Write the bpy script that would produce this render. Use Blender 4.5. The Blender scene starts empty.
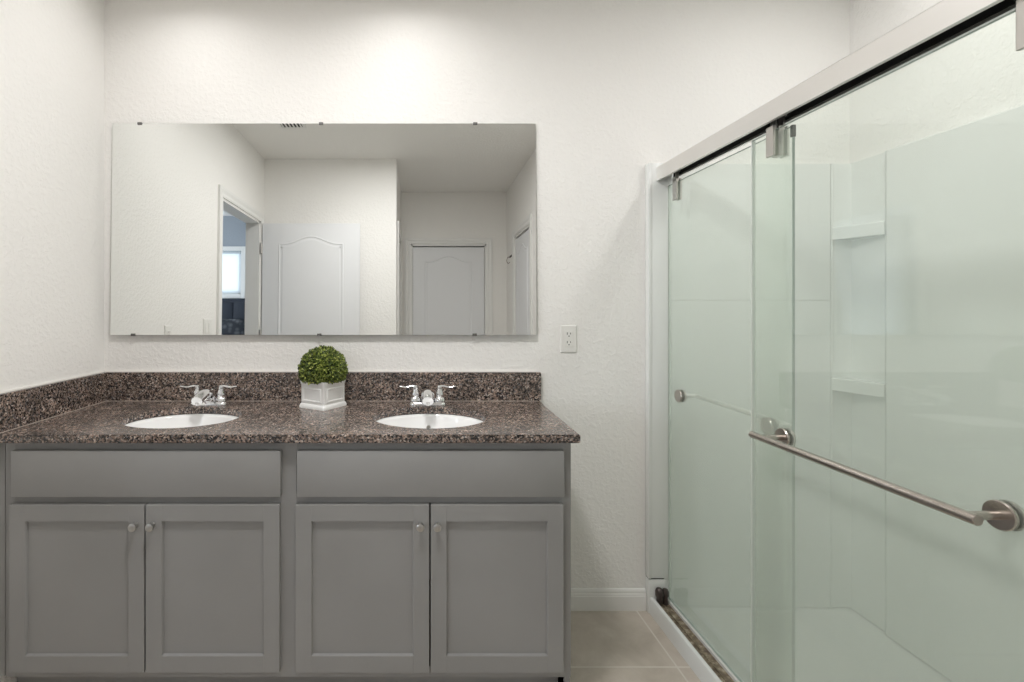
import bpy, bmesh, math, random
from mathutils import Vector, Matrix, noise
random.seed(7)
R = math.radians
S = bpy.context.scene
C = S.collection

# ------------------------------------------------------------------ camera
cam_d = bpy.data.cameras.new('camera')
cam = bpy.data.objects.new('camera', cam_d); C.objects.link(cam)
cam.location = (1.353, -2.07, 1.302)
cam.rotation_euler = (R(90), 0, 0)
cam_d.sensor_width = 36; cam_d.lens = 36*480/1024
cam_d.shift_x = 94/1024; cam_d.shift_y = -34/1024
cam_d.clip_start = 0.02
S.camera = cam

# ------------------------------------------------------------------ world, exposure
w = bpy.data.worlds.new('daylight'); S.world = w; w.use_nodes = True
w.node_tree.nodes['Background'].inputs[0].default_value = (.80, .90, 1.0, 1)
w.node_tree.nodes['Background'].inputs[1].default_value = 2.2
S.view_settings.view_transform = 'Standard'; S.view_settings.look = 'None'
S.view_settings.exposure = 0.55; S.view_settings.gamma = 1
S.view_settings.use_curve_mapping = False
S.cycles.caustics_reflective = True; S.cycles.sample_clamp_indirect = 3; S.cycles.blur_glossy = 0
S.cycles.max_bounces = 14; S.cycles.diffuse_bounces = 6; S.cycles.transparent_max_bounces = 16

# ------------------------------------------------------------------ ceiling lamps (light part) and added fills
ZC = 2.677
LAMPS = [(.41, -.335, 1.0), (1.30, -.335, 1.0)]          # recessed cans in front of the mirror wall
def area(name, loc, e, size, col=(1, .988, .974), shape='DISK', rot=(0, 0, 0), size_y=None, spread=180):
    l = bpy.data.lights.new(name, 'AREA'); l.shape = shape; l.size = size
    if size_y: l.size_y = size_y
    l.energy = e; l.color = col; l.spread = R(spread)
    o = bpy.data.objects.new(name, l); C.objects.link(o); o.location = loc; o.rotation_euler = rot
    return o
for x, y, e in LAMPS:
    area('can_light', (x, y, ZC-.016), e, .13, spread=155)
area('room_fill', (1.15, -1.17, ZC-.035), 14.5, .30)      # unseen fill lamp added at mid-ceiling to brighten the room
area('shower_fill', (2.83, -.72, ZC-.016), 3.2, .12)  # unseen light added to brighten the shower
area('bedroom_side_fill', (-3.14, -3.5, 1.45), 34, 1.3, col=(.86, .93, 1), shape='RECTANGLE', rot=(0, R(-90), 0), size_y=1.4)      # cool fill added at the made-up side window, shining through the doorway
area('bedroom_fill', (-1.1, -3.0, 2.55), 6, .3, col=(.8, .9, 1))  # unseen fill added to lift the bedroom walls

# ------------------------------------------------------------------ materials
def mat(name, col=(.8, .8, .8), rough=.5, metal=0, spec=.5, coat=0, emit=None, es=1):
    m = bpy.data.materials.new(name); m.use_nodes = True
    b = m.node_tree.nodes['Principled BSDF']
    b.inputs['Base Color'].default_value = (*col, 1)
    b.inputs['Roughness'].default_value = rough
    b.inputs['Metallic'].default_value = metal
    b.inputs['Specular IOR Level'].default_value = spec
    b.inputs['Coat Weight'].default_value = coat
    if emit: b.inputs['Emission Color'].default_value = (*emit, 1); b.inputs['Emission Strength'].default_value = es
    return m
def N(m, t, **kw):
    n = m.node_tree.nodes.new(t)
    for k, v in kw.items():
        if k in n.inputs: n.inputs[k].default_value = v
        else: setattr(n, k, v)
    return n
def L(m, a, b): m.node_tree.links.new(a, b)
def P(m): return m.node_tree.nodes['Principled BSDF']
def coords(m, scale=(1, 1, 1)):
    g = N(m, 'ShaderNodeNewGeometry'); mp = N(m, 'ShaderNodeMapping'); mp.inputs['Scale'].default_value = scale
    L(m, g.outputs['Position'], mp.inputs['Vector']); return mp.outputs['Vector']
def ramp(m, stops, interp='LINEAR'):
    r = N(m, 'ShaderNodeValToRGB'); cr = r.color_ramp; cr.interpolation = interp
    while len(cr.elements) < len(stops): cr.elements.new(.5)
    for e, (p, c) in zip(cr.elements, stops): e.position = p; e.color = (*c, 1)
    return r

def wall_mat(name, col):
    m = mat(name, col, .75, spec=.25); v = coords(m)
    n1 = N(m, 'ShaderNodeTexNoise', Scale=55.0, Detail=3.0, Roughness=.55); L(m, v, n1.inputs['Vector'])
    r1 = N(m, 'ShaderNodeMapRange'); r1.inputs[1].default_value = .47; r1.inputs[2].default_value = .60
    L(m, n1.outputs['Fac'], r1.inputs[0])
    n2 = N(m, 'ShaderNodeTexNoise', Scale=120.0, Detail=2.0); L(m, v, n2.inputs['Vector'])
    a = N(m, 'ShaderNodeMath', operation='MULTIPLY_ADD'); a.inputs[1].default_value = .3
    L(m, n2.outputs['Fac'], a.inputs[0]); L(m, r1.outputs[0], a.inputs[2])
    b = N(m, 'ShaderNodeBump', Strength=.42, Distance=.0020)
    L(m, a.outputs[0], b.inputs['Height']); L(m, b.outputs[0], P(m).inputs['Normal'])
    return m
M = {}
M['wall'] = wall_mat('textured_wall_paint', (.857, .842, .818))
M['ceiling'] = wall_mat('ceiling_paint', (.85, .84, .815))
M['bedroom_wall'] = wall_mat('blue_grey_wall_paint', (.36, .395, .44))
M['trim'] = mat('white_trim_paint', (.80, .795, .775), .35)
M['door'] = mat('white_door_paint', (.78, .785, .80), .42)
M['cabinet'] = mat('grey_cabinet_paint', (.29, .287, .281), .42)
_m = M['cabinet']; _v = coords(_m)
_n = N(_m, 'ShaderNodeTexNoise', Scale=3.0, Detail=4.0); L(_m, _v, _n.inputs['Vector'])
_r = ramp(_m, [(.3, (.272, .269, .264)), (.7, (.304, .301, .296))]); L(_m, _n.outputs['Fac'], _r.inputs[0]); L(_m, _r.outputs[0], P(_m).inputs['Base Color'])
M['cabinet_inside'] = mat('cabinet_board', (.16, .155, .15), .6)
M['nickel'] = mat('brushed_nickel', (.60, .58, .555), .28, 1)
M['bronze'] = mat('satin_nickel_bar', (.50, .455, .42), .26, 1)
M['knob'] = mat('pewter_knob', (.50, .49, .475), .32, 1)
M['chrome'] = mat('chrome', (.86, .86, .87), .09, 1)
M['rail'] = mat('brushed_aluminium', (.80, .785, .765), .36, 1)
M['clip'] = mat('dark_metal_clip', (.16, .155, .15), .4, .6)
M['guide'] = mat('dark_metal_guide', (.11, .09, .085), .35, .7)
M['inner_bar'] = mat('pale_metal_bar', (.80, .79, .76), .42, .8)
M['black'] = mat('black_rubber_slot_shade', (.02, .02, .02), .6)  # rubber cap, also the painted shade inside the header slots
M['ceramic'] = mat('white_ceramic', (.86, .86, .85), .12, coat=.4)
M['porcelain'] = mat('sink_porcelain', (.90, .90, .90), .08, coat=.5)
M['plate'] = mat('white_plate_plastic', (.80, .79, .76), .35)
M['slot'] = mat('dark_slot', (.03, .03, .03), .7)
M['acrylic'] = mat('white_shower_acrylic', (.80, .815, .80), .22, coat=.2)
M['lens'] = mat('lamp_lens', (.9, .9, .9), .5, emit=(1, .95, .89), es=4)
M['mirror'] = mat('mirror_silver', (.90, .915, .905), .0, 1)
M['mirror_edge'] = mat('mirror_edge_glass', (.25, .30, .28), .15)
M['caulk'] = mat('white_caulk', (.82, .80, .77), .5)
M['seam'] = mat('tan_sealant', (.42, .36, .31), .5)
M['navy'] = mat('dark_navy_fabric', (.022, .028, .042), .8)
M['bedding'] = mat('grey_bedding', (.35, .37, .40), .85)
M['carpet'] = mat('beige_carpet', (.35, .31, .27), .95)
M['soil'] = mat('dark_moss', (.03, .035, .015), .9)
# patterned pillow
_m = M['pillow'] = mat('patterned_pillow', (.1, .1, .1), .85); _v = coords(_m)
_n = N(_m, 'ShaderNodeTexVoronoi', Scale=16.0); L(_m, _v, _n.inputs['Vector'])
_r = ramp(_m, [(.15, (.11, .115, .125)), (.6, (.02, .024, .032))]); L(_m, _n.outputs['Distance'], _r.inputs[0]); L(_m, _r.outputs[0], P(_m).inputs['Base Color'])
# translucent roller blind
_m = M['blind'] = mat('white_blind', (.9, .9, .9), .9)
_t = N(_m, 'ShaderNodeBsdfTranslucent', Color=(.9, .93, .95, 1)); _d = N(_m, 'ShaderNodeBsdfDiffuse', Color=(.85, .87, .88, 1))
_x = N(_m, 'ShaderNodeMixShader', Fac=.35); L(_m, _t.outputs[0], _x.inputs[1]); L(_m, _d.outputs[0], _x.inputs[2])
L(_m, _x.outputs[0], _m.node_tree.nodes['Material Output'].inputs[0])
# granite
def granite():
    m = mat('speckled_granite', (.2, .15, .12), .23, spec=.65); v = coords(m)
    nd = N(m, 'ShaderNodeTexNoise', Scale=70.0, Detail=2.0); L(m, v, nd.inputs['Vector'])
    ad = N(m, 'ShaderNodeVectorMath', operation='MULTIPLY_ADD'); ad.inputs[1].default_value = (.012, .012, .012)
    L(m, nd.outputs['Color'], ad.inputs[0]); L(m, v, ad.inputs[2])
    vo = N(m, 'ShaderNodeTexVoronoi', Scale=220.0); L(m, ad.outputs[0], vo.inputs['Vector'])
    sp = N(m, 'ShaderNodeSeparateColor'); L(m, vo.outputs['Color'], sp.inputs[0])
    r = ramp(m, [(0, (.016, .016, .018)), (.24, (.060, .056, .056)), (.40, (.15, .12, .10)), (.57, (.27, .205, .175)),
                 (.76, (.40, .33, .29)), (.88, (.19, .185, .19)), (.955, (.56, .51, .47))], 'CONSTANT')
    L(m, sp.outputs[0], r.inputs[0])
    nb = N(m, 'ShaderNodeTexNoise', Scale=16.0, Detail=3.0); L(m, v, nb.inputs['Vector'])
    rb = ramp(m, [(.35, (.62, .60, .59)), (.65, (1.06, .99, .94))]); L(m, nb.outputs['Fac'], rb.inputs[0])
    mx = N(m, 'ShaderNodeMix', data_type='RGBA', blend_type='MULTIPLY'); mx.inputs[0].default_value = 1
    L(m, r.outputs[0], mx.inputs[6]); L(m, rb.outputs[0], mx.inputs[7]); L(m, mx.outputs[2], P(m).inputs['Base Color'])
    return m
M['granite'] = granite()
# floor tile
def tile():
    m = mat('stone_look_tile', (.5, .45, .4), .38)
    g = N(m, 'ShaderNodeNewGeometry'); mp = N(m, 'ShaderNodeMapping'); mp.inputs['Location'].default_value = (-2.290, .334, 0)
    L(m, g.outputs['Position'], mp.inputs['Vector'])
    br = N(m, 'ShaderNodeTexBrick', offset=0.0, squash=1.0); L(m, mp.outputs[0], br.inputs['Vector'])
    br.inputs['Scale'].default_value = 1; br.inputs['Brick Width'].default_value = .457; br.inputs['Row Height'].default_value = .457
    br.inputs['Mortar Size'].default_value = .0035; br.inputs['Mortar Smooth'].default_value = .2
    n = N(m, 'ShaderNodeTexNoise', Scale=5.0, Detail=8.0, Roughness=.68, Distortion=.6); L(m, g.outputs['Position'], n.inputs['Vector'])
    r = ramp(m, [(.32, (.46, .405, .345)), (.55, (.56, .50, .435)), (.72, (.64, .585, .52))]); L(m, n.outputs['Fac'], r.inputs[0])
    L(m, r.outputs[0], br.inputs['Color1']); L(m, r.outputs[0], br.inputs['Color2']); br.inputs['Mortar'].default_value = (.66, .62, .56, 1)
    L(m, br.outputs['Color'], P(m).inputs['Base Color'])
    b = N(m, 'ShaderNodeBump', Strength=.3, Distance=.002, invert=True); L(m, br.outputs['Fac'], b.inputs['Height']); L(m, b.outputs[0], P(m).inputs['Normal'])
    return m
M['tile'] = tile()
# grimy bottom track
_m = M['track'] = mat('stained_track', (.3, .25, .18), .45); _v = coords(_m)
_n = N(_m, 'ShaderNodeTexNoise', Scale=45.0, Detail=5.0, Roughness=.7); L(_m, _v, _n.inputs['Vector'])
_r = ramp(_m, [(.35, (.09, .065, .045)), (.52, (.22, .175, .12)), (.66, (.52, .47, .37))]); L(_m, _n.outputs['Fac'], _r.inputs[0]); L(_m, _r.outputs[0], P(_m).inputs['Base Color'])
# leaves
def leaf():
    m = mat('topiary_leaf', (.1, .2, .02), .45, spec=.4)
    a = N(m, 'ShaderNodeAttribute', attribute_name='tone')
    r = ramp(m, [(0, (.014, .028, .008)), (.35, (.075, .115, .020)), (.75, (.27, .33, .06)), (1, (.52, .56, .16))])
    L(m, a.outputs['Fac'], r.inputs[0]); L(m, r.outputs[0], P(m).inputs['Base Color'])
    return m
M['leaf'] = leaf()
# shower glass: clear sheet with a hard-water film that thickens towards the bottom
def glass():
    m = bpy.data.materials.new('filmed_shower_glass'); m.use_nodes = True; nt = m.node_tree
    for n in list(nt.nodes):
        if n.type != 'OUTPUT_MATERIAL': nt.nodes.remove(n)
    tr = N(m, 'ShaderNodeBsdfTransparent', Color=(.962, .985, .966, 1))
    gl = N(m, 'ShaderNodeBsdfGlossy', Roughness=0.0, Color=(1, 1, 1, 1))
    gg = N(m, 'ShaderNodeNewGeometry'); dt = N(m, 'ShaderNodeVectorMath', operation='DOT_PRODUCT')
    L(m, gg.outputs['Incoming'], dt.inputs[0]); L(m, gg.outputs['Normal'], dt.inputs[1])
    ab = N(m, 'ShaderNodeMath', operation='ABSOLUTE'); L(m, dt.outputs['Value'], ab.inputs[0])
    om = N(m, 'ShaderNodeMath', operation='SUBTRACT'); om.inputs[0].default_value = 1; L(m, ab.outputs[0], om.inputs[1])
    pw = N(m, 'ShaderNodeMath', operation='POWER'); pw.inputs[1].default_value = 5; L(m, om.outputs[0], pw.inputs[0])
    fr = N(m, 'ShaderNodeMath', operation='MULTIPLY_ADD'); fr.inputs[1].default_value = .96; fr.inputs[2].default_value = .04; L(m, pw.outputs[0], fr.inputs[0])
    a = N(m, 'ShaderNodeMixShader'); L(m, fr.outputs[0], a.inputs[0]); L(m, tr.outputs[0], a.inputs[1]); L(m, gl.outputs[0], a.inputs[2])
    df = N(m, 'ShaderNodeBsdfDiffuse', Color=(.80, .84, .785, 1)); tl = N(m, 'ShaderNodeBsdfTranslucent', Color=(.80, .84, .785, 1))
    b = N(m, 'ShaderNodeMixShader', Fac=.5); L(m, df.outputs[0], b.inputs[1]); L(m, tl.outputs[0], b.inputs[2])
    g = N(m, 'ShaderNodeNewGeometry'); s = N(m, 'ShaderNodeSeparateXYZ'); L(m, g.outputs['Position'], s.inputs[0])
    n = N(m, 'ShaderNodeTexNoise', Scale=1.3, Detail=1.0, Roughness=.4); L(m, g.outputs['Position'], n.inputs['Vector'])
    mr = N(m, 'ShaderNodeMapRange'); mr.inputs[1].default_value = 1.85; mr.inputs[2].default_value = .7
    mr.inputs[3].default_value = .06; mr.inputs[4].default_value = .222; L(m, s.outputs[2], mr.inputs[0])
    mu = N(m, 'ShaderNodeMapRange'); mu.inputs[1].default_value = .3; mu.inputs[2].default_value = .7; mu.inputs[3].default_value = .90; mu.inputs[4].default_value = 1.08
    L(m, n.outputs['Fac'], mu.inputs[0])
    k = N(m, 'ShaderNodeMath', operation='MULTIPLY'); L(m, mr.outputs[0], k.inputs[0]); L(m, mu.outputs[0], k.inputs[1])
    c = N(m, 'ShaderNodeMixShader'); L(m, k.outputs[0], c.inputs[0]); L(m, a.outputs[0], c.inputs[1]); L(m, b.outputs[0], c.inputs[2])
    L(m, c.outputs[0], nt.nodes['Material Output'].inputs[0])
    return m
M['glass'] = glass()
def film():
    m = bpy.data.materials.new('soap_film'); m.use_nodes = True; nt = m.node_tree
    for n in list(nt.nodes):
        if n.type != 'OUTPUT_MATERIAL': nt.nodes.remove(n)
    tr = N(m, 'ShaderNodeBsdfTransparent')
    df = N(m, 'ShaderNodeBsdfDiffuse', Color=(.70, .715, .68, 1)); tl = N(m, 'ShaderNodeBsdfTranslucent', Color=(.70, .715, .68, 1))
    b = N(m, 'ShaderNodeMixShader', Fac=.5); L(m, df.outputs[0], b.inputs[1]); L(m, tl.outputs[0], b.inputs[2])
    g = N(m, 'ShaderNodeNewGeometry'); s = N(m, 'ShaderNodeSeparateXYZ'); L(m, g.outputs['Position'], s.inputs[0])
    mr = N(m, 'ShaderNodeMapRange', interpolation_type='SMOOTHSTEP'); mr.inputs[1].default_value = 1.45; mr.inputs[2].default_value = .45
    mr.inputs[3].default_value = .0; mr.inputs[4].default_value = .24; L(m, s.outputs[2], mr.inputs[0])
    c = N(m, 'ShaderNodeMixShader'); L(m, mr.outputs[0], c.inputs[0]); L(m, tr.outputs[0], c.inputs[1]); L(m, b.outputs[0], c.inputs[2])
    L(m, c.outputs[0], nt.nodes['Material Output'].inputs[0]); return m
M['film'] = film()
M['glass_edge'] = mat('glass_cut_edge', (.30, .37, .34), .2)
M['clear_seal'] = mat('clear_edge_seal', (.66, .70, .66), .3)
_m = M['pane'] = bpy.data.materials.new('window_glass'); _m.use_nodes = True
_t = N(_m, 'ShaderNodeBsdfTransparent'); _g = N(_m, 'ShaderNodeBsdfGlossy', Roughness=0.0); _x = N(_m, 'ShaderNodeMixShader', Fac=.06)
L(_m, _t.outputs[0], _x.inputs[1]); L(_m, _g.outputs[0], _x.inputs[2]); L(_m, _x.outputs[0], _m.node_tree.nodes['Material Output'].inputs[0])

# ------------------------------------------------------------------ mesh helpers
def link(name, bm, m, parent=None, smooth=False, origin=None):
    bmesh.ops.recalc_face_normals(bm, faces=bm.faces[:])
    me = bpy.data.meshes.new(name)
    if origin is not None:
        for v in bm.verts: v.co -= Vector(origin)
    bm.to_mesh(me); bm.free()
    for mm in (m if isinstance(m, (list, tuple)) else [m]): me.materials.append(mm)
    if smooth:
        for p in me.polygons: p.use_smooth = True
        if smooth != 'all': me.set_sharp_from_angle(angle=R(38))
    o = bpy.data.objects.new(name, me); C.objects.link(o)
    if origin is not None: o.location = origin
    if parent: 
        o.parent = parent
    return o
def box(bm, lo, hi, bev=0, seg=2, mi=0):
    r = bmesh.ops.create_cube(bm, size=1)
    vs = r['verts']
    for v in vs:
        v.co = Vector([lo[i]+(hi[i]-lo[i])*(v.co[i]+.5) for i in range(3)])
    fs = {f for v in vs for f in v.link_faces}
    for f in fs: f.material_index = mi
    if bev:
        es = {e for v in vs for e in v.link_edges}
        bmesh.ops.bevel(bm, geom=list(es), offset=bev, segments=seg, affect='EDGES', profile=.5, clamp_overlap=True)
    return bm
def B(*boxes):
    bm = bmesh.new()
    for b in boxes: box(bm, *b)
    return bm
def loft(bm, rings, cap=True, closed=True, mi=0):
    vr = [[bm.verts.new(p) for p in r] for r in rings]
    n = len(vr[0])
    for a, b in zip(vr, vr[1:]):
        for i in range(n if closed else n-1):
            j = (i+1) % n
            f = bm.faces.new((a[i], a[j], b[j], b[i])); f.material_index = mi
    if cap:
        bm.faces.new(vr[0][::-1]); bm.faces.new(vr[-1])
    return vr
def lathe(bm, prof, c=(0, 0, 0), axis='z', n=32, cap=True):
    """prof: list of (radius, height along axis)"""
    rings = []
    for r, h in prof:
        ring = []
        for i in range(n):
            a = 2*math.pi*i/n; u, v = r*math.cos(a), r*math.sin(a)
            p = {'z': (u, v, h), 'y': (u, h, v), 'x': (h, u, v)}[axis]
            ring.append((c[0]+p[0], c[1]+p[1], c[2]+p[2]))
        rings.append(ring)
    loft(bm, rings, cap)
    return bm
def tube(bm, pts, rad, n=14, cap=True, flat=1.0):
    pts = [Vector(p) for p in pts]; rings = []
    rad = rad if isinstance(rad, (list, tuple)) else [rad]*len(pts)
    up = Vector((0, 0, 1))
    for i, p in enumerate(pts):
        d = (pts[min(i+1, len(pts)-1)]-pts[max(i-1, 0)]).normalized()
        u = up if abs(d.dot(up)) < .95 else Vector((0, 1, 0))
        s = d.cross(u).normalized(); t = s.cross(d).normalized()
        rings.append([p+s*(rad[i]*math.cos(2*math.pi*k/n))+t*(rad[i]*flat*math.sin(2*math.pi*k/n)) for k in range(n)])
    loft(bm, rings, cap); return bm
def bez(pts, n=12):
    """Catmull-Rom through pts"""
    P_ = [Vector(p) for p in pts]; P_ = [2*P_[0]-P_[1]]+P_+[2*P_[-1]-P_[-2]]; out = []
    for i in range(1, len(P_)-2):
        for k in range(n):
            t = k/n; a, b, c, d = P_[i-1:i+3]
            out.append(.5*((2*b)+(c-a)*t+(2*a-5*b+4*c-d)*t*t+(3*b-a-3*c+d)*t**3))
    out.append(P_[-2]); return out
def empty(name, loc, label, cat, group=None, rz=0):
    o = bpy.data.objects.new(name, None); C.objects.link(o); o.location = loc; o.rotation_euler = (0, 0, rz)
    o.empty_display_size = .05
    o['label'] = label; o['category'] = cat
    if group: o['group'] = group
    return o
def tag(o, label, cat, group=None):
    o['label'] = label; o['category'] = cat
    if group: o['group'] = group
    return o
def struct(name, bm, m, parent=None, smooth=False, label=None):
    o = link(name, bm, m, parent, smooth)
    if not parent: o['kind'] = 'structure'
    if label: o['label'] = label
    return o
def copy_tree(o, parent=None):
    c = o.copy(); C.objects.link(c); c.parent = parent
    for ch in [x for x in list(bpy.data.objects) if x.parent == o]: copy_tree(ch, c)
    return c
def poly_extrude(bm, pts, vec):
    """closed polygon pts swept by vec"""
    v = Vector(vec)
    loft(bm, [[Vector(p) for p in pts], [Vector(p)+v for p in pts]]); return bm

# ------------------------------------------------------------------ room shell
T = .12
XR = 2.33           # right wall face, in line with the shower front
YS = -1.30          # shower depth along the wall
YN = -2.175         # near wall (open door stands in front of it)
XA = 1.163          # corner where the alcove starts
YF = -3.26          # end of the alcove
DZ = 2.10           # door head height
struct('wall_back', B(((-T, 0, 0), (3.215+T, T, ZC))), M['wall'])
DY0, DY1 = -1.265, -2.07   # doorway in the left wall
struct('wall_left', B(((-.117, DY0, 0), (0, 0, ZC)), ((-.117, DY1, DZ), (0, DY0, ZC)), ((-.117, -4.43, 0), (0, DY1, ZC))), M['wall'])
struct('wall_near', B(((0, YN-T, 0), (XA-.10, YN, ZC))), M['wall'])
RY0, RY1 = -2.42, -3.10    # door in the alcove's side wall
struct('wall_return', B(((XA-.10, RY0, 0), (XA, YN, ZC)), ((XA-.10, RY1, DZ), (XA, RY0, ZC)), ((XA-.10, YF, 0), (XA, RY1, ZC))), M['wall'])
FX0, FX1 = 1.275, 2.108    # door in the alcove's far wall
struct('wall_far', B(((XA-.10, YF-T, 0), (FX0, YF, ZC)), ((FX0, YF-T, DZ), (FX1, YF, ZC)), ((FX1, YF-T, 0), (XR+T, YF, ZC))), M['wall'])
GY0, GY1 = -2.13, -2.80    # door in the right wall
struct('wall_right', B(((XR, GY0, 0), (XR+T, YS-.10, ZC)), ((XR, GY1, DZ), (XR+T, GY0, ZC)), ((XR, YF, 0), (XR+T, GY1, ZC))), M['wall'])
struct('wall_shower_end', B(((XR, YS-.10, 0), (3.215, YS, ZC))), M['wall'])
struct('wall_shower_side', B(((3.215, YS-.10, 0), (3.215+T, 0, ZC))), M['wall'])
struct('wall_light_block_far', B(((FX0-.1, YF-T-.16, 0), (FX1+.1, YF-T-.06, ZC)), ((FX0-.1, YF-T-.06, 0), (FX0-.02, YF-T, ZC)), ((FX1+.02, YF-T-.06, 0), (FX1+.1, YF-T, ZC))), M['slot'])  # dark backing added behind the far door to stop light leaking in
struct('wall_light_block_right', B(((XR+T+.06, YF, 0), (XR+T+.14, YS-.1, ZC)), ((XR+T, YF, 0), (XR+T+.06, YF+.1, ZC)), ((XR+T, YS-.2, 0), (XR+T+.06, YS-.1, ZC))), M['slot'])  # same added dark backing, behind the right-hand door
struct('ceiling', B(((-.117, YF-T, ZC), (3.215+T, T, ZC+.1))), M['ceiling'])
struct('floor', B(((-.117, YF-T, -.08), (3.215+T, T, 0))), M['tile'])

# skirting with a stepped top
def baseboard(name, p0, p1, n):
    """p0->p1 along the wall, n = direction out of the wall"""
    p0, p1, n = Vector((*p0, 0)), Vector((*p1, 0)), Vector((*n, 0)); z = Vector((0, 0, 1))
    prof = [(0, 0), (.014, 0), (.014, .060), (.012, .064), (.012, .068), (.009, .074), (.009, .080), (.005, .088), (0, .090)]
    bm = bmesh.new(); poly_extrude(bm, [p0+n*a+z*b for a, b in prof], p1-p0)
    struct(name, bm, M['trim'])
baseboard('baseboard_back', (1.846, 0), (2.331, 0), (0, -1))
baseboard('baseboard_near', (0, YN), (XA, YN), (0, 1))
baseboard('baseboard_left', (0, -.60), (0, DY0+.07), (1, 0))
baseboard('baseboard_far', (FX1+.07, YF), (XR, YF), (0, 1))
baseboard('baseboard_right', (XR, GY0+.07), (XR, YS-.02), (-1, 0))

# ------------------------------------------------------------------ doors and casings
def casing(name, o, ux, half, h, n, depth, w_=.068):
    """door casing on the face; o = floor centre of the opening on the wall face, ux along wall, n out of wall; depth = jamb depth"""
    o, ux, n = Vector(o), Vector(ux), Vector(n); z = Vector((0, 0, 1)); bm = bmesh.new()
    prof = [(0, 0), (0, .010), (.012, .014), (.03, .012), (.05, .017), (w_, .017), (w_, 0)]   # (outward from opening, off wall)
    path = [(-half, 0), (-half, h), (half, h), (half, 0)]
    rings = []
    for i, (px, pz) in enumerate(path):
        ring = []
        for a, b in prof:
            dx = -a if px < 0 else a
            dz = a if pz > 0 else 0
            ring.append(o+ux*(px+dx)+z*(pz+dz)+n*b)
        rings.append(ring)
    loft(bm, rings)
    # jamb lining
    t = .018
    for s in (-1, 1):
        q = [o+ux*(s*half), o+ux*(s*(half-t)), o+ux*(s*(half-t))-n*depth, o+ux*(s*half)-n*depth]
        poly_extrude(bm, q, z*h)
    q = [o+ux*(-half)+z*h, o+ux*(-half)+z*(h-t), o+ux*(-half)+z*(h-t)-n*depth, o+ux*(-half)+z*h-n*depth]
    poly_extrude(bm, q, ux*(2*half))
    return struct(name, bm, M['trim'])
def door_panel_path(hw, z0, z1, rise):
    """outline (x,z) of a moulded panel, arched top if rise"""
    pts = [(-hw, z0), (hw, z0), (hw, z1)]
    if rise:
        n = 26
        for i in range(1, n):
            t = 1-2*i/n
            pts.append((hw*t, z1+rise*.5*(1+math.cos(math.pi*max(-1, min(1, t/.82))))))
    pts.append((-hw, z1)); return pts
def offset_path(pts, d):
    out = []; n = len(pts)
    for i in range(n):
        a, b, c = Vector(pts[i-1]), Vector(pts[i]), Vector(pts[(i+1) % n])
        e1, e2 = (b-a).normalized(), (c-b).normalized()
        n1, n2 = Vector((-e1.y, e1.x)), Vector((-e2.y, e2.x))
        m = (n1+n2).normalized(); out.append(b+m*(d/max(.4, m.dot(n1))))
    return out
def moulding(name, pts, y0, s, parent):
    """sunk-and-raised moulded panel: rings offset inwards; y = y0 + s*height"""
    bm = bmesh.new(); prof = [(0, -.001), (.003, .0045), (.008, .0055), (.013, .0020), (.022, .0006), (.034, .0045), (.040, .0045)]
    rings = [[(p[0], y0+s*h, p[1]) for p in offset_path(pts, d)] for d, h in prof]
    vr = loft(bm, rings, cap=False); f = bm.faces.new(vr[-1])
    o = link(name, bm, M['door'], parent, True)
    for p in o.data.polygons:
        if len(p.vertices) > 4: p.use_smooth = False
    return o
def door_leaf(name, w_, h, root, th=.035):
    slab = link('slab', B(((-w_/2, -th/2, .008), (w_/2, th/2, h-.004), .0015)), M['door'], root)
    for s in (-1, 1):
        k = w_/.833
        moulding('upper_panel', door_panel_path(.278*k, .98, 1.915, .062), s*th/2, s, root)
        moulding('lower_panel', door_panel_path(.278*k, .20, .82, 0), s*th/2, s, root)
    return slab
def lever(root, x, y, s, z=.98, d=1):
    bm = bmesh.new(); lathe(bm, [(.026, 0), (.026, s*.006), (.022, s*.010), (.009, s*.012), (.009, s*.04)], (x, y, z), 'y', 24)
    tube(bm, [(x, y+s*.04, z), (x+d*.03, y+s*.046, z), (x+d*.11, y+s*.043, z)], [.009, .008, .006])
    return link('door_lever', bm, M['nickel'], root, True)
def struct_door(name, loc, rz, w_, h):
    r = bpy.data.objects.new(name, None); C.objects.link(r); r.location = loc; r.rotation_euler = (0, 0, rz); r['kind'] = 'structure'
    door_leaf(name, w_, h, r); return r
# doorway to the bedroom (opening in the left wall), its leaf swung open against the near wall
casing('trim_1', (0, (DY0+DY1)/2, 0), (0, 1, 0), (DY0-DY1)/2, DZ, (1, 0, 0), .117)
d1 = struct_door('door_1', (.4385, -2.082, 0), 0, .833, DZ-.012)
lever(d1, .36, .0175, 1, d=-1); lever(d1, .36, -.0175, -1, d=-1)
for z in (.25, 1.13, 1.87):
    bm = bmesh.new(); lathe(bm, [(.008, z-.045), (.008, z+.045)], (-.4265, .024, 0), 'z', 12)
    box(bm, (-.438, .0, z-.045), (-.4165, .019, z+.045), .001)
    link('hinge', bm, M['nickel'], d1, True)
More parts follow.
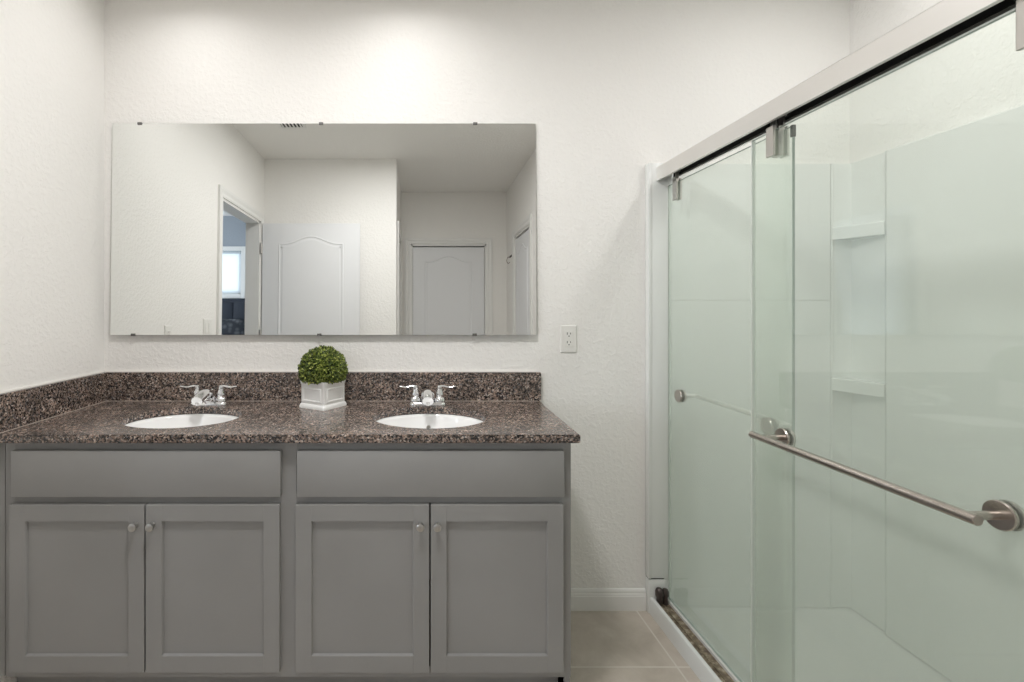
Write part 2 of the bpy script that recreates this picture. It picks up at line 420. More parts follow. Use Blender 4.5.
# alcove doors
casing('trim_2', ((FX0+FX1)/2, YF, 0), (1, 0, 0), (FX1-FX0)/2, DZ, (0, 1, 0), T)
d2 = struct_door('door_2', ((FX0+FX1)/2, YF-.045, 0), 0, FX1-FX0-.042, DZ-.025)
lever(d2, -.34, .0175, 1, d=1)
casing('trim_3', (XR, (GY0+GY1)/2, 0), (0, 1, 0), (GY0-GY1)/2, DZ, (-1, 0, 0), T)
d3 = struct_door('door_3', (XR+.020, (GY0+GY1)/2, 0), R(90), GY0-GY1-.042, DZ-.034)
lever(d3, .26, .0175, 1, d=-1)
casing('trim_4', (XA, (RY0+RY1)/2, 0), (0, 1, 0), (RY0-RY1)/2, DZ, (1, 0, 0), .10)
d4 = struct_door('door_4', (XA-.045, (RY0+RY1)/2, 0), R(90), RY0-RY1-.042, DZ-.025)
lever(d4, .26, -.0175, -1, d=-1)

# ------------------------------------------------------------------ bedroom beyond the doorway
WX0, WX1, WZ0, WZ1 = -1.95, -1.03, 1.62, 2.20
YB = -4.43
struct('wall_bedroom_far', B(((-3.2, YB-T, 0), (WX0, YB, ZC)), ((WX1, YB-T, 0), (-.0, YB, ZC)), ((WX0, YB-T, 0), (WX1, YB, WZ0)), ((WX0, YB-T, WZ1), (WX1, YB, ZC))), M['bedroom_wall'])
struct('wall_bedroom_side', B(((-3.2-T, YB-T, 0), (-3.2, -4.2, ZC)), ((-3.2-T, -2.8, 0), (-3.2, .6, ZC)), ((-3.2-T, -4.2, 0), (-3.2, -2.8, .8)), ((-3.2-T, -4.2, 2.1), (-3.2, -2.8, ZC))), M['bedroom_wall'])
w2 = struct('window_added', B(((-3.27, -4.2, .8), (-3.21, -4.15, 2.1)), ((-3.27, -2.85, .8), (-3.21, -2.8, 2.1)), ((-3.27, -4.2, .8), (-3.21, -2.8, .85)), ((-3.27, -4.2, 2.05), (-3.21, -2.8, 2.1)), ((-3.26, -4.2, 1.43), (-3.22, -2.8, 1.47))), M['trim'])  # unseen window, made up to go with the side fill
link('pane', B(((-3.243, -4.17, .83), (-3.237, -2.83, 2.07))), M['pane'], w2)
struct('wall_bedroom_near', B(((-3.2, .6, 0), (-.117, .6+T, ZC))), M['bedroom_wall'])
struct('wall_bedroom_corner', B(((-.234, .0+T, 0), (-.117, .6, ZC))), M['bedroom_wall'])
struct('ceiling_bedroom', B(((-3.2-T, YB-T, ZC), (-.117, .6+T, ZC+.1))), M['ceiling'])
struct('floor_bedroom', B(((-3.2-T, YB-T, -.08), (-.117, .6+T, 0))), M['carpet'])
wf = bmesh.new()
for lo, hi in (((WX0, YB-.06, WZ0), (WX0+.04, YB-.03, WZ1)), ((WX1-.04, YB-.06, WZ0), (WX1, YB-.03, WZ1)), ((WX0, YB-.06, WZ0), (WX1, YB-.03, WZ0+.04)), ((WX0, YB-.06, WZ1-.04), (WX1, YB-.03, WZ1))):
    box(wf, lo, hi, .003)
for lo, hi in (((WX0-.06, YB, WZ0-.06), (WX0, YB+.016, WZ1+.06)), ((WX1, YB, WZ0-.06), (WX1+.06, YB+.016, WZ1+.06)), ((WX0, YB, WZ0-.06), (WX1, YB+.016, WZ0)), ((WX0, YB, WZ1), (WX1, YB+.016, WZ1+.06))):
    box(wf, lo, hi, .003)
win = struct('window_1', wf, M['trim'])
link('pane', B(((WX0+.03, YB-.048, WZ0+.03), (WX1-.03, YB-.042, WZ1-.03))), M['pane'], win)
bl = bmesh.new(); lathe(bl, [(.016, WX0+.01), (.016, WX1-.01)], (0, YB-.010, WZ1-.02), 'x', 16); box(bl, (WX0+.01, YB-.012, WZ0+.01), (WX1-.01, YB-.010, WZ1-.02))
tag(link('roller_blind', bl, M['blind']), 'bright white blind on the high bedroom window, seen in the mirror through the doorway', 'blind')
bed = empty('bed', (-1.35, YB, 0), 'dark bed with tall navy headboard reflected through the open doorway', 'bed')
bm = B(((-.85, .005, .0), (.55, .085, 1.55), .02, 3))
for i in range(1, 7): box(bm, (-.85+i*.2-.092, .085, .55), (-.85+i*.2+.092, .098, 1.50), .010)
link('headboard', bm, M['navy'], bed, True)
link('mattress', B(((-.80, .10, .35), (.50, 2.0, .95), .05, 3)), M['bedding'], bed, True)
link('bed_base', B(((-.82, .09, .06), (.52, 2.02, .35), .01)), M['navy'], bed)
for x in (-.78, .48):
    for y in (.14, 1.95): link('bed_foot', B(((x-.03, y-.03, 0), (x+.03, y+.03, .0595), .004)), M['navy'], bed)
def pillow(x, lab):
    bm = bmesh.new(); bmesh.ops.create_uvsphere(bm, u_segments=28, v_segments=18, radius=1)
    for v in bm.verts:
        c = v.co
        f = lambda t: math.copysign(abs(t)**.55, t)
        c.x, c.z, c.y = f(c.x)*.28, f(c.z)*.17, c.y*.075
    bmesh.ops.rotate(bm, verts=bm.verts, cent=(0, 0, 0), matrix=Matrix.Rotation(R(12), 3, 'X'))
    o = link('pillow', bm, M['pillow'], None, 'all'); o.location = (x, YB+.235, 1.115)
    return tag(o, lab, 'pillow')
pillow(-1.12, 'dark patterned pillow propped against the navy headboard')

# ------------------------------------------------------------------ vanity cabinet
ZB, ZT = .115, .873
XV0, XV1 = .004, 1.8436
YFF = -.53                 # front of the face frame
YD = -.55                  # front of the doors
van = empty('vanity_cabinet', (.92, -.27, 0), 'long grey shaker double vanity cabinet under the granite countertop', 'cabinet')
def vl(name, bm, m, parent=None, smooth=False, off=None):
    o = link(name, bm, m, None, smooth)
    base = Vector((.92, -.27, 0))
    if parent is None:
        for v in o.data.vertices: v.co -= base
        o.parent = van
    else:
        for v in o.data.vertices: v.co -= base
        o.parent = parent
    return o
vl('carcass', B(((XV0, YFF+.019, ZB), (XV0+.018, -.003, ZT)), ((XV1-.018, YFF+.019, 0), (XV1, -.003, ZT)), ((XV0, YFF+.019, ZB), (XV1, -.003, ZB+.018)),
                ((XV0, -.015, ZB), (XV1, -.003, ZT)), ((.915, YFF+.019, ZB), (.933, -.003, ZT))), M['cabinet'])
bm = B(((.030, YFF, ZB), (.062, YFF+.019, ZT), .0008), ((1.806, YFF, ZB), (XV1, YFF+.019, ZT), .0008),
       ((.895, YFF, ZB), (.963, YFF+.019, ZT), .0008),
       ((.04, YFF+.0005, .838), (1.84, YFF+.019, ZT)), ((.04, YFF+.0005, .672), (1.84, YFF+.019, .705)), ((.04, YFF+.0005, ZB), (1.84, YFF+.019, .150)))
vl('face_frame', bm, M['cabinet'])
vl('filler_strip', B(((XV0, YFF+.004, ZB), (.025, YFF+.019, ZT), .0008)), M['cabinet'])
vl('toe_kick', B(((XV0, YFF+.075, 0), (XV1-.020, YFF+.09, ZB))), M['cabinet'])
vl('toe_return', B(((XV1-.018, YFF+.012, 0), (XV1, YFF+.08, ZB))), M['cabinet'])
def wx(px, Z): return 1.353+(px-418)/480*Z
def wz(py, Z): return 1.302-(py-307)/480*Z
ZD = 2.07+YD
for a, b in ((10.5, 280.3), (296.6, 564.5)):
    vl('drawer_front', B(((wx(a, ZD), YD, wz(497.3, ZD)), (wx(b, ZD), YFF, wz(451, ZD)), .0025, 2)), M['cabinet'], None, True)
knobs = []
for i, (a, b) in enumerate(((9.0, 144.0), (145.6, 279.3), (295.6, 429.2), (430.8, 563.6))):
    x0, x1, z0, z1 = wx(a, ZD), wx(b, ZD), wz(672.6, ZD), wz(505, ZD)
    sx, sz = .050, .052
    bm = B(((x0, YD, z0), (x0+sx, YFF, z1), .0006), ((x1-sx, YD, z0), (x1, YFF, z1), .0006),
           ((x0+sx, YD, z1-sz), (x1-sx, YFF, z1), .0), ((x0+sx, YD, z0), (x1-sx, YFF, z0+sz), .0))
    d = vl('door', bm, M['cabinet'])
    bm = B(((x0+sx-.004, YD+.010, z0+sz-.004), (x1-sx+.004, YFF-.001, z1-sz+.004)))
    # small bevelled inner edge
    q = [(x0+sx, z0+sz), (x1-sx, z0+sz), (x1-sx, z1-sz), (x0+sx, z1-sz)]
    rings = [[(p[0], yy, p[1]) for p in offset_path(q, dd)] for dd, yy in ((0, YD+.0025), (.0012, YD+.0035), (.002, YD+.0105))]
    loft(bm, rings, cap=False)
    vl('panel', bm, M['cabinet'], d)
    kx = (wx(131.3, 1.495), wx(148.5, 1.495), wx(420.4, 1.495), wx(437.3, 1.495))[i]; kz = wz(528.3, 1.495)
    bm = bmesh.new(); lathe(bm, [(.008, YD+.001), (.0075, YD-.003), (.0055, YD-.008), (.0055, YD-.013), (.0115, YD-.016), (.0128, YD-.020), (.0123, YD-.024), (.009, YD-.0262), (.003, YD-.027)], (kx, 0, kz), 'y', 28)
    vl('knob', bm, M['knob'], d, True)

# ------------------------------------------------------------------ granite countertop
SINKS = ((.494, -.311), (1.395, -.311)); SA, SB = .206, .168
XC1 = 1.864; YC = -.56; ZCT = .90
bm = bmesh.new()
def loop(pts):
    vs = [bm.verts.new((x, y, ZCT)) for x, y in pts]
    return [bm.edges.new((vs[i], vs[(i+1) % len(vs)])) for i in range(len(vs))]
es = loop([(.002, YC), (XC1, YC), (XC1+.004, -.14), (1.876, -.040), (1.879, -.002), (.002, -.002)])
for cx, cy in SINKS:
    es += loop([(cx+SA*math.cos(2*math.pi*k/64), cy+SB*math.sin(2*math.pi*k/64)) for k in range(64)])
r = bmesh.ops.triangle_fill(bm, edges=es, use_beauty=True, use_dissolve=False)
fs = [f for f in bm.faces]
r = bmesh.ops.extrude_face_region(bm, geom=fs)
for v in r['geom']:
    if isinstance(v, bmesh.types.BMVert): v.co.z -= .027
bmesh.ops.recalc_face_normals(bm, faces=bm.faces[:])
se = [e for e in bm.edges if len(e.link_faces) == 2 and e.calc_face_angle(0) > R(60) and abs(e.verts[0].co.z-e.verts[1].co.z) < .001]
bmesh.ops.bevel(bm, geom=se, offset=.0025, segments=2, affect='EDGES')
top = link('countertop', bm, M['granite'], None, True)
tag(top, 'brown and black speckled granite countertop on the grey vanity with two oval sink cutouts', 'countertop')
tag(link('backsplash', B(((.024, -.020, ZCT+.0005), (1.879, -.001, 1.022), .0015)), M['granite']), 'long granite backsplash along the wall below the mirror', 'backsplash')
tag(link('side_splash', B(((.001, YC+.002, ZCT+.0005), (.0215, -.001, 1.022), .0015)), M['granite']), 'short granite side splash against the left wall', 'backsplash')

cr = bpy.data.objects['countertop']
link('caulk_seam', B(((.0, YC+.01, 1.0222), (.006, 0, 1.027)), ((.0, -.006, 1.0222), (XC1, 0, 1.027))), M['caulk'], cr)
link('sealant_bead', B(((.0217, YC+.01, ZCT), (.0232, -.0215, ZCT+.0018)), ((.0217, -.0222, ZCT), (XC1, -.0202, ZCT+.0018))), M['seam'], cr)
def sink(cx, cy, lab):
    s = empty('undermount_sink', (cx, cy, ZCT-.17), lab, 'sink', 'oval undermount sinks')
    bm = bmesh.new(); n = 64; zt = .17-.0275
    def ring(a, b, z): return [(a*math.cos(2*math.pi*k/n), b*math.sin(2*math.pi*k/n), z) for k in range(n)]
    prof_in = [(1.06, zt), (1.0, zt-.001), (.985, zt-.012), (.95, zt-.045), (.86, zt-.085), (.68, zt-.115), (.42, zt-.130), (.15, zt-.137)]
    prof_out = [(.15, zt-.149), (.44, zt-.142), (.72, zt-.126), (.91, zt-.092), (1.0, zt-.047), (1.05, zt-.012), (1.12, zt-.010), (1.12, zt)]
    rings = [ring(SA*k+.0*k, SB*k, z) for k, z in prof_in]+[ring(SA*k, SB*k, z) for k, z in prof_out]
    # bridge as closed skin
    vr = [[bm.verts.new(p) for p in r_] for r_ in rings]
    vr.append(vr[0])
    for a, b in zip(vr, vr[1:]):
        for i in range(n):
            j = (i+1) % n; bm.faces.new((a[i], a[j], b[j], b[i]))
    link('basin', bm, M['porcelain'], s, 'all')
    bm = bmesh.new(); lathe(bm, [(.0225, zt-.139), (.030, zt-.136), (.0305, zt-.1345), (.026, zt-.1335), (.021, zt-.137), (.020, zt-.132), (.014, zt-.1295), (.003, zt-.129)], (0, 0, 0), 'z', 28)
    link('drain', bm, M['chrome'], s, True)
    bm = bmesh.new(); lathe(bm, [(.0085, 0), (.0085, .003), (.005, .003)], (0, 0, 0), 'y', 20)
    ov = link('overflow_ring', bm, M['chrome'], s, True); ov.location = (0, SB*.93-.004, zt-.05); ov.rotation_euler = (R(-25), 0, 0)
    return s
sink(*SINKS[0], 'white oval undermount sink in the countertop left of the potted plant')
sink(*SINKS[1], 'white oval undermount sink in the countertop right of the potted plant')

def faucet(cx, lab):
    f = empty('faucet', (cx, -.098, ZCT), lab, 'faucet', 'two-handle chrome faucets')
    # base plate: stadium
    bm = bmesh.new(); n = 20
    def stad(hw, r_, z):
        p = [(hw+r_*math.cos(a), r_*math.sin(a), z) for a in [-math.pi/2+math.pi*k/n for k in range(n+1)]]
        return p+[(-hw+r_*math.cos(a), r_*math.sin(a), z) for a in [math.pi/2+math.pi*k/n for k in range(n+1)]]
    loft(bm, [stad(.051, .026, 0), stad(.051, .0265, .004), stad(.051, .025, .010), stad(.050, .021, .014)])
    link('base_plate', bm, M['chrome'], f, True)
    for s in (-1, 1):
        bm = bmesh.new(); lathe(bm, [(.022, .012), (.0225, .026), (.020, .030), (.0155, .034), (.0165, .040), (.0165, .046), (.0135, .056), (.0105, .066), (.0115, .071), (.0105, .078), (.005, .081)], (s*.050, 0, 0), 'z', 28)
        tube(bm, bez([(s*.046, 0, .075), (s*.065, -.001, .0775), (s*.088, -.003, .073), (s*.106, -.004, .0755), (s*.117, -.004, .077)], 8), [.0080]*6+[.0070]*10+[.0058]*10+[.0052]*6+[.002], 14, True, .62)
        link('handle', bm, M['chrome'], f, True)
    bm = bmesh.new()
    pts = bez([(0, .004, .008), (0, .001, .030), (0, -.016, .047), (0, -.050, .049), (0, -.086, .043), (0, -.110, .036)], 8)
    k = len(pts)
    tube(bm, pts, [.0285-.0020*min(1, i/14)-.0050*max(0, i-24)/16 for i in range(k)], 24, True, .85)
    link('spout', bm, M['chrome'], f, True)
    bm = bmesh.new(); lathe(bm, [(.0095, -.003), (.0105, -.001), (.0105, .008)], (0, 0, 0), 'z', 20)
    ae = link('aerator', bm, M['chrome'], f, True); ae.location = (0, -.100, .022)
    bm = bmesh.new(); lathe(bm, [(.003, .01), (.003, .050), (.006, .052), (.0065, .058), (.003, .061)], (0, .030, 0), 'z', 14)
    link('lift_rod', bm, M['chrome'], f, True)
    return f
faucet(.495, 'chrome two-handle faucet behind the left oval sink')
faucet(1.392, 'chrome two-handle faucet behind the right oval sink, right of the plant')

# ------------------------------------------------------------------ potted topiary
pl = empty('potted_topiary', (.968, -.1210, ZCT), 'round clipped green boxwood ball in a square white planter between the sinks', 'plant', rz=R(-32))
def sq(h, z, c=.006):
    return [(-h+c, -h, z), (h-c, -h, z), (h, -h+c, z), (h, h-c, z), (h-c, h, z), (-h+c, h, z), (-h, h-c, z), (-h, -h+c, z)]
bm = bmesh.new()
loft(bm, [sq(.0655, 0), sq(.066, .007), sq(.0635, .014), sq(.0605, .018), sq(.0605, .092), sq(.0625, .096), sq(.0635, .108), sq(.0595, .109), sq(.057, .106), sq(.055, .080)])
for v in bm.verts: v.co.x *= 1.055; v.co.y *= 1.055
link('planter', bm, M['ceramic'], pl, True)
for k in range(4):      # recessed side frames
    bm = bmesh.new(); q = [(-.047, .026), (.047, .026), (.047, .082), (-.047, .082)]
    rings = [[(p[0], -.0605-h, p[1]) for p in offset_path(q, d)] for d, h in ((0, -.001), (.001, .0022), (.006, .0022), (.0075, -.001))]
    loft(bm, rings, cap=False)
    for v in bm.verts: v.co.x *= 1.055; v.co.y *= 1.055
    bmesh.ops.rotate(bm, verts=bm.verts, cent=(0, 0, 0), matrix=Matrix.Rotation(R(90*k), 3, 'Z'))
    link('side_moulding', bm, M['ceramic'], pl, True)
bm = bmesh.new(); rnd = random.Random(3)
lay = bm.loops.layers.float_color.new('tone')
bmesh.ops.create_icosphere(bm, subdivisions=3, radius=.078)
for v in bm.verts: v.co = Vector((v.co.x, v.co.y, max(v.co.z, -.062)))+Vector((0, 0, .146))
for f in bm.faces:
    for l_ in f.loops: l_[lay] = (.02, .02, .02, 1)
def add_leaf(p, nrm, sz, tone):
    t = nrm.orthogonal().normalized(); t.rotate(Matrix.Rotation(rnd.uniform(0, 6.28), 3, nrm)); b_ = nrm.cross(t)
    d = (nrm*rnd.uniform(.35, 1.3)+t*rnd.uniform(.4, 1)).normalized(); s_ = d.cross(nrm).normalized(); up = s_.cross(d).normalized()
    pts = [p, p+d*sz*.35+s_*sz*.30+up*sz*.06, p+d*sz*.75+s_*sz*.24+up*sz*.03, p+d*sz-up*sz*.06, p+d*sz*.75-s_*sz*.24+up*sz*.03, p+d*sz*.35-s_*sz*.30+up*sz*.06]
    mid = p+d*sz*.5-up*sz*.04
    vs = [bm.verts.new(q) for q in pts]; c = bm.verts.new(mid)
    for i in range(6):
        f = bm.faces.new((vs[i], vs[(i+1) % 6], c))
        for l_ in f.loops: l_[lay] = (tone, tone, tone, 1)
cnt = 6500
for i in range(cnt):
    z = 1-2*(i+.5)/cnt; a = i*2.399963
    n_ = Vector((math.sqrt(1-z*z)*math.cos(a), math.sqrt(1-z*z)*math.sin(a), z))
    if z < -.62: continue
    n_ = (n_+Vector([rnd.uniform(-.06, .06) for _ in range(3)])).normalized()
    lump = noise.noise(n_*5.0)
    rr = .0885+.006*lump+rnd.uniform(-.007, .005)
    p = Vector((n_.x*rr, n_.y*rr, n_.z*rr*.985+.146))
    if p.z < .111: p.z = .111+rnd.uniform(-.004, .004)
    add_leaf(p, n_, rnd.uniform(.0075, .0125), max(0, min(1, rnd.gauss(.48, .28))))
link('foliage', bm, M['leaf'], pl)
link('moss', B(((-.054, -.054, .082), (.054, .054, .094), .004)), M['soil'], pl)

# ------------------------------------------------------------------ mirror
mir = empty('wall_mirror', (.95, -.0155, 1.636), 'wide frameless rectangular mirror clipped to the wall above the vanity', 'mirror')
mir.rotation_euler = (-R(.92), 0, 0)
bm = bmesh.new(); box(bm, (-.907, -.003, -.453), (.907, .003, .453))
for f in bm.faces:
    f.material_index = 0 if f.calc_center_median().y < -.0025 else 1
link('mirror_glass', bm, [M['mirror'], M['mirror_edge']], mir)
for (px, zt_) in ((138.6, 1), (320.7, 1), (475.5, 1), (134, -1), (319.6, -1), (474.5, -1)):
    x = wx(px, 2.05)-.95
    bm = B(((x-.009, -.0065, zt_*.453-(.006 if zt_ > 0 else .004)), (x+.009, -.0035, zt_*.453+(.004 if zt_ > 0 else .006)), .001), ((x-.009, -.0065, zt_*.453+.0008 if zt_ > 0 else -.4575), (x+.009, .005, .4575 if zt_ > 0 else -.4538), .0005))
    link('clip', bm, M['clip'], mir, False)

# ------------------------------------------------------------------ outlets, switch, hook, vent, lamps
def plate(name, loc, rz, w_, h, lab, cat, kind, group=None):
    r_ = empty(name, loc, lab, cat, group, rz)
    bm = bmesh.new(); a, b = w_/2, h/2
    def rc(a, b, y): return [(-a, y, -b), (a, y, -b), (a, y, b), (-a, y, b)]
    loft(bm, [rc(a, b, 0), rc(a, b, -.0025), rc(a-.004, b-.004, -.006)])
    link('cover_plate', bm, M['plate'], r_)
    if kind == 'outlet':
        link('outlet_face', B(((-.017, -.008, -.034), (.017, -.0055, .034), .001)), M['plate'], r_)
        for s in (-1, 1):
            bm = bmesh.new()
            box(bm, (-.0085, -.0084, s*.0185+.000), (-.0060, -.0078, s*.0185+.010)); box(bm, (.0055, -.0084, s*.0185+.001), (.0078, -.0078, s*.0185+.009))
            lathe(bm, [(.0026, -.0084), (.0026, -.0078)], (0, 0, s*.0185-.006), 'y', 12)
            link('socket', bm, M['slot'], r_)
        bm = bmesh.new(); lathe(bm, [(.003, -.0078), (.003, -.0088), (.002, -.0092)], (0, 0, 0), 'y', 12); link('screw', bm, M['plate'], r_)
    else:
        for x in (-.023, .023):
            bm = B(((x-.0165, -.0085, -.033), (x+.0165, -.0055, .033), .001)); link('rocker', bm, M['plate'], r_)
    return r_
plate('electrical_outlet', (2.0015, -.0005, 1.1645), 0, .071, .119, 'white duplex outlet on the textured wall right of the mirror', 'outlet', 'outlet', 'wall outlets')
plate('electrical_outlet', (.0005, -.575, 1.160), R(90), .071, .119, 'white outlet on the left wall at the picture edge, reflected low in the mirror', 'outlet', 'outlet', 'wall outlets')
plate('light_switch', (.0005, -1.06, 1.200), R(90), .116, .119, 'white double light switch on the left wall beside the doorway casing', 'switch', 'switch')
hk = empty('robe_hook', (XR-.0005, -3.0, 1.90), 'small dark robe hook on the alcove side wall, right in the mirror', 'hook')
bm = B(((-.006, -.06, .02), (0, .06, .04), .002)); link('backplate', bm, M['slot'], hk)
bm = bmesh.new(); tube(bm, bez([(-.004, 0, .03), (-.035, 0, .015), (-.045, 0, -.02), (-.030, 0, -.045), (-.012, 0, -.03)], 8), .004); link('prong', bm, M['bronze'], hk, True)

vx, vy = .43, -1.385
vt = empty('ceiling_vent', (vx, vy, ZC), 'slatted air vent in the ceiling, its edge reflected at the top of the mirror', 'vent')
bm = B(((-.10, -.10, -.008), (-.078, .10, -.0005), .002), ((.078, -.10, -.008), (.10, .10, -.0005), .002), ((-.078, -.10, -.008), (.078, -.085, -.0005)), ((-.078, .085, -.008), (.078, .10, -.0005)))
link('grille_frame', bm, M['trim'], vt)
link('duct_plate', B(((-.078, -.085, -.002), (.078, .085, -.0005))), M['slot'], vt)
for i in range(6):
    x = -.066+i*.0265
    bm = B(((x-.006, -.085, -.0075), (x+.006, .085, -.0055))); o = link('slat', bm, M['trim'], vt)

def can(x, y, lab, rr=.058):
    c = empty('recessed_ceiling_light', (x, y, ZC), lab, 'light', 'recessed ceiling lights')
    bm = bmesh.new(); n = 40
    prof = [(rr, -.0005), (rr, -.004), (rr+.004, -.008), (rr+.020, -.006), (rr+.024, -.0005)]
    vr = [[bm.verts.new((r_*math.cos(2*math.pi*k/n), r_*math.sin(2*math.pi*k/n), z)) for k in range(n)] for r_, z in prof]
    vr.append(vr[0])
    for a, b in zip(vr, vr[1:]):
        for i in range(n): bm.faces.new((a[i], a[(i+1) % n], b[(i+1) % n], b[i]))
    link('trim_ring', bm, M['trim'], c, True)
    bm = bmesh.new(); lathe(bm, [(rr-.0005, -.0005), (rr-.0005, -.004)], (0, 0, 0), 'z', 40); link('lens', bm, M['lens'], c)
can(LAMPS[0][0], LAMPS[0][1], 'small round recessed ceiling light above the left sink')
can(LAMPS[1][0], LAMPS[1][1], 'small round recessed ceiling light above the right sink')
can(2.83, -.72, 'small round unseen fill light added in the ceiling over the shower')  # fitting added to go with the shower fill
fl = empty('flush_fill_light', (1.15, -1.17, ZC), 'wide round unseen fill light added to the ceiling in the middle of the bathroom', 'light')  # fitting made up to go with the room fill
bm = bmesh.new(); lathe(bm, [(.185, -.0005), (.185, -.018), (.178, -.022)], (0, 0, 0), 'z', 48); link('rim', bm, M['trim'], fl, True)
bm = bmesh.new(); lathe(bm, [(.172, -.022), (.168, -.028), (.10, -.031)], (0, 0, 0), 'z', 48); link('diffuser', bm, M['lens'], fl, True)

# ------------------------------------------------------------------ shower base, surround
pan = empty('shower_pan', (2.83, -.65, 0), 'low white shower base with a front curb holding the stained sliding door track', 'shower base')
po = Vector((2.83, -.65, 0))
def rel(bm, o):
    for v in bm.verts: v.co -= Vector(o)
    return bm
X0 = 2.337
bm = bmesh.new()
prof = [(X0, 0), (X0, .060), (X0+.003, .067), (X0+.008, .069), (X0+.016, .069), (X0+.020, .064), (X0+.022, .045), (2.440, .045), (2.460, .020), (3.205, .014), (3.205, 0)]
poly_extrude(bm, [(x, -.003, z) for x, z in prof], (0, YS+.006, 0))
box(bm, (2.332, -.0305, .0), (2.405, -.002, .143), .002)
link('base_tray', rel(bm, po), M['acrylic'], pan, True)
bm = B(((X0+.023, -1.295, .0455), (2.424, -.03, .0475)), ((X0+.023, -1.295, .0475), (X0+.0255, -.03, .056)), )
box(bm, (X0+.046, -1.295, .0475), (X0+.048, -.03, .052))
link('bottom_track', rel(bm, po), M['track'], pan)
link('track_lip', rel(B(((2.4115, -1.295, .0478), (2.4185, -.03, .0600), .001)), po), M['trim'], pan)
bm = bmesh.new(); lathe(bm, [(.006, .048), (.012, .050), (.012, .078), (.016, .086), (.0165, .104), (.013, .114), (.006, .119), (.002, .120)], (2.370, -.048, 0), 'z', 20)
lathe(bm, [(.006, .048), (.010, .050), (.010, .080), (.014, .088), (.014, .104), (.010, .112), (.003, .114)], (2.396, -.046, 0), 'z', 18)
link('door_guide', rel(bm, po), M['guide'], pan, True)
bm = bmesh.new(); lathe(bm, [(.045, .018), (.045, .0215), (.040, .0225)], (2.85, -.65, 0), 'z', 30); link('floor_drain', rel(bm, po), M['nickel'], pan, True)

sur = empty('shower_surround', (3.0, -.012, 0), 'white moulded shower wall surround with corner shelf column behind the glass', 'shower surround')
so = Vector((3.0, -.012, 0)); ZS = 1.914
def sl(name, bm, m=None, sm=False): return link(name, rel(bm, so), m or M['acrylic'], sur, sm)
sl('front_flange', B(((2.331, -.030, .148), (2.417, -.001, ZS), .003), ((2.3295, -.034, .148), (2.344, -.028, ZS+.001), .003)), M['acrylic'], True)
sl('curb_cap', B(((2.334, -.028, .1435), (2.400, -.001, .1475), .001)), M['slot'])
sl('back_panel', B(((2.405, -.022, .020), (3.114, -.001, 1.3297), .0006), ((2.405, -.022, 1.3303), (3.114, -.001, ZS), .002)))
sl('side_panel', B(((3.180, YS+.003, .020), (3.214, -.195, ZS), .004)))
sl('end_panel', B(((2.44, YS+.001, .020), (3.178, YS+.018, ZS), .002)))
# corner column: shallow recess between the two panels
bm = bmesh.new()
cp = [(3.116, -.001), (3.116, -.022), (3.122, -.024), (3.128, -.018), (3.185, -.018), (3.200, -.026), (3.200, -.178), (3.190, -.186), (3.180, -.193), (3.214, -.194), (3.214, -.001)]
poly_extrude(bm, [(x, y, .020) for x, y in cp], (0, 0, ZS-.020)); sl('corner_column', bm, None, True)
for z in (1.640, 1.000):
    bm = bmesh.new(); pts = [(3.199, -.019), (3.120, -.019)]+[(3.120+.060*t+.0*t, -.024-.165*t-.012*math.sin(math.pi*t)) for t in [k/10 for k in range(11)]]+[(3.199, -.189)]
    loft(bm, [[(x, y, z-.052) for x, y in pts], [(x, y, z-.006) for x, y in pts], [(x+.0015, y+.001, z) for x, y in pts]])
    sl('corner_shelf', bm, None, False)

# ------------------------------------------------------------------ shower header and sliding doors
hd = empty('shower_door_header', (2.407, -.65, 1.84), 'brushed metal overhead rail running from the wall above the sliding shower doors', 'rail')
ho = Vector((2.407, -.65, 1.84))
bm = bmesh.new()
prof = [(2.366, 1.838), (2.366, 1.893), (2.370, 1.897), (2.438, 1.897), (2.442, 1.893), (2.442, 1.843), (2.433, 1.843), (2.433, 1.850), (2.438, 1.852), (2.438, 1.885), (2.413, 1.885), (2.413, 1.868),
        (2.409, 1.868), (2.409, 1.885), (2.377, 1.885), (2.377, 1.838)]
poly_extrude(bm, [(x, -.031, z) for x, z in prof], (0, YS+.033, 0))
link('rail_channel', rel(bm, ho), M['rail'], hd)
link('slot_shade', rel(B(((2.3775, YS+.004, 1.8835), (2.4085, -.033, 1.8848)), ((2.4135, YS+.004, 1.8835), (2.4375, -.033, 1.8848)),  # black strips paint in the shade of the unlit slots
     ((2.3772, YS+.004, 1.844), (2.3782, -.033, 1.8835)), ((2.4070, YS+.004, 1.8665), (2.4088, -.033, 1.8835)), ((2.4365, YS+.004, 1.853), (2.4378, -.033, 1.8835)), ((2.4132, YS+.004, 1.8665), (2.4142, -.033, 1.8835))), ho), M['black'], hd)

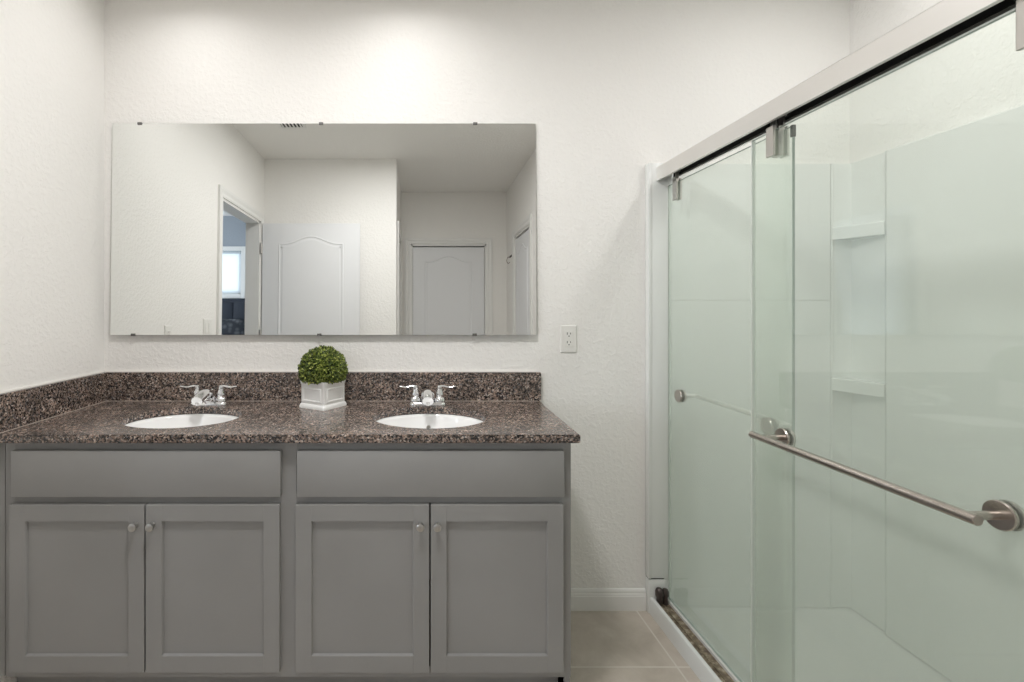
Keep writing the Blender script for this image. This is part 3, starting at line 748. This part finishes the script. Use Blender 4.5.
def slider(xg, y0, y1, hy, bar_side, by, lab):
    """xg centre of glass; y0 (far) > y1 (near); hy hanger positions; bar_side -1 outside / +1 inside"""
    s = empty('sliding_shower_door', (xg, (y0+y1)/2, .058), lab, 'shower door', 'sliding shower doors')
    o_ = Vector((xg, (y0+y1)/2, .058)); t = .004
    def k(name, bm, m, sm=False, parent=None): return link(name, rel(bm, o_), m, parent or s, sm)
    bm = bmesh.new(); box(bm, (xg-t, y1, .060), (xg+t, y0, 1.820))
    for f in bm.faces:
        n_ = f.normal
        f.material_index = 0 if abs(f.calc_center_median().x-xg) > t*.9 else 1
    k('glass_pane', bm, [M['glass'], M['glass_edge']])
    k('soap_film', B(((xg+t+.0002, y1+.004, .064), (xg+t+.0006, y0-.004, 1.46))), M['film'])
    for h in hy:
        bm = bmesh.new()
        for sg in (-1, 1):
            a, b = sorted((xg+sg*(t+.0005), xg+sg*(t+.0085)))
            box(bm, (a, h-.0145, 1.744), (b, h+.0145, 1.832), .0015)
        box(bm, (xg-.0035, h-.010, 1.8205), (xg+.0035, h+.010, 1.876), .001)
        hg = k('roller_hanger', bm, M['nickel'])
        bm = bmesh.new(); lathe(bm, [(.006, xg+.0038), (.0105, xg+.0045), (.0105, xg+.0095), (.006, xg+.010)], (0, h, 1.872), 'x', 20)
        k('roller', bm, M['plate'], True, hg)
    zb = .931 if bar_side < 0 else .939; out = -.072 if bar_side < 0 else .062
    xb = xg+out
    ys = sorted(by)
    bm = bmesh.new()
    if bar_side < 0:
        lathe(bm, [(.0008, ys[0]-.022), (.0088, ys[0]-.022), (.0098, ys[0]-.021), (.0098, ys[1]+.033), (.0088, ys[1]+.034), (.0008, ys[1]+.034)], (xb, 0, zb), 'y', 24)
        for y in ys:
            tube(bm, [(xg-t-.008, y, zb), (xb+.002, y, zb)], [.0075, .0075], 18)
    else:
        tube(bm, bez([(xg+t+.002, ys[1], zb), (xb-.012, ys[1]-.004, zb), (xb, ys[1]-.022, zb), (xb, (ys[0]+ys[1])/2, zb), (xb, ys[0]+.022, zb), (xb-.012, ys[0]+.004, zb), (xg+t+.002, ys[0], zb)], 7), .0088, 18)
    bar = k('towel_bar', bm, M['bronze'] if bar_side < 0 else M['inner_bar'], True)
    for y in ys:
        for sg in (-1, 1):
            bm = bmesh.new(); x_ = xg+sg*t
            lathe(bm, [(.0235, x_), (.0235, x_+sg*.0015), (.026, x_+sg*.0015), (.0262, x_+sg*.006), (.0245, x_+sg*.008), (.010, x_+sg*.0085), (.003, x_+sg*.0086)], (0, y, zb), 'x', 32)
            k('flange', bm, M['bronze'], True, bar)
    return s, k
f_, kf = slider(2.398, -.574, -1.288, (-.659, -1.2545), -1, (-.704, -1.215), 'outer sliding glass shower door with a long metal towel bar in front')
r_, kr = slider(2.425, -.024, -.700, (-.085, -.655), 1, (-.110, -.606), 'inner sliding glass shower door next to the wall, its bar inside the shower')
kf('edge_seal', B(((2.3925, -.576, .062), (2.4035, -.5725, 1.818))), M['clear_seal'])
kr('edge_seal', B(((2.4195, -.026, .062), (2.4305, -.0225, 1.818))), M['clear_seal'])
kr('corner_cap', B(((2.420, -.703, 1.788), (2.430, -.693, 1.822), .001)), M['black'])
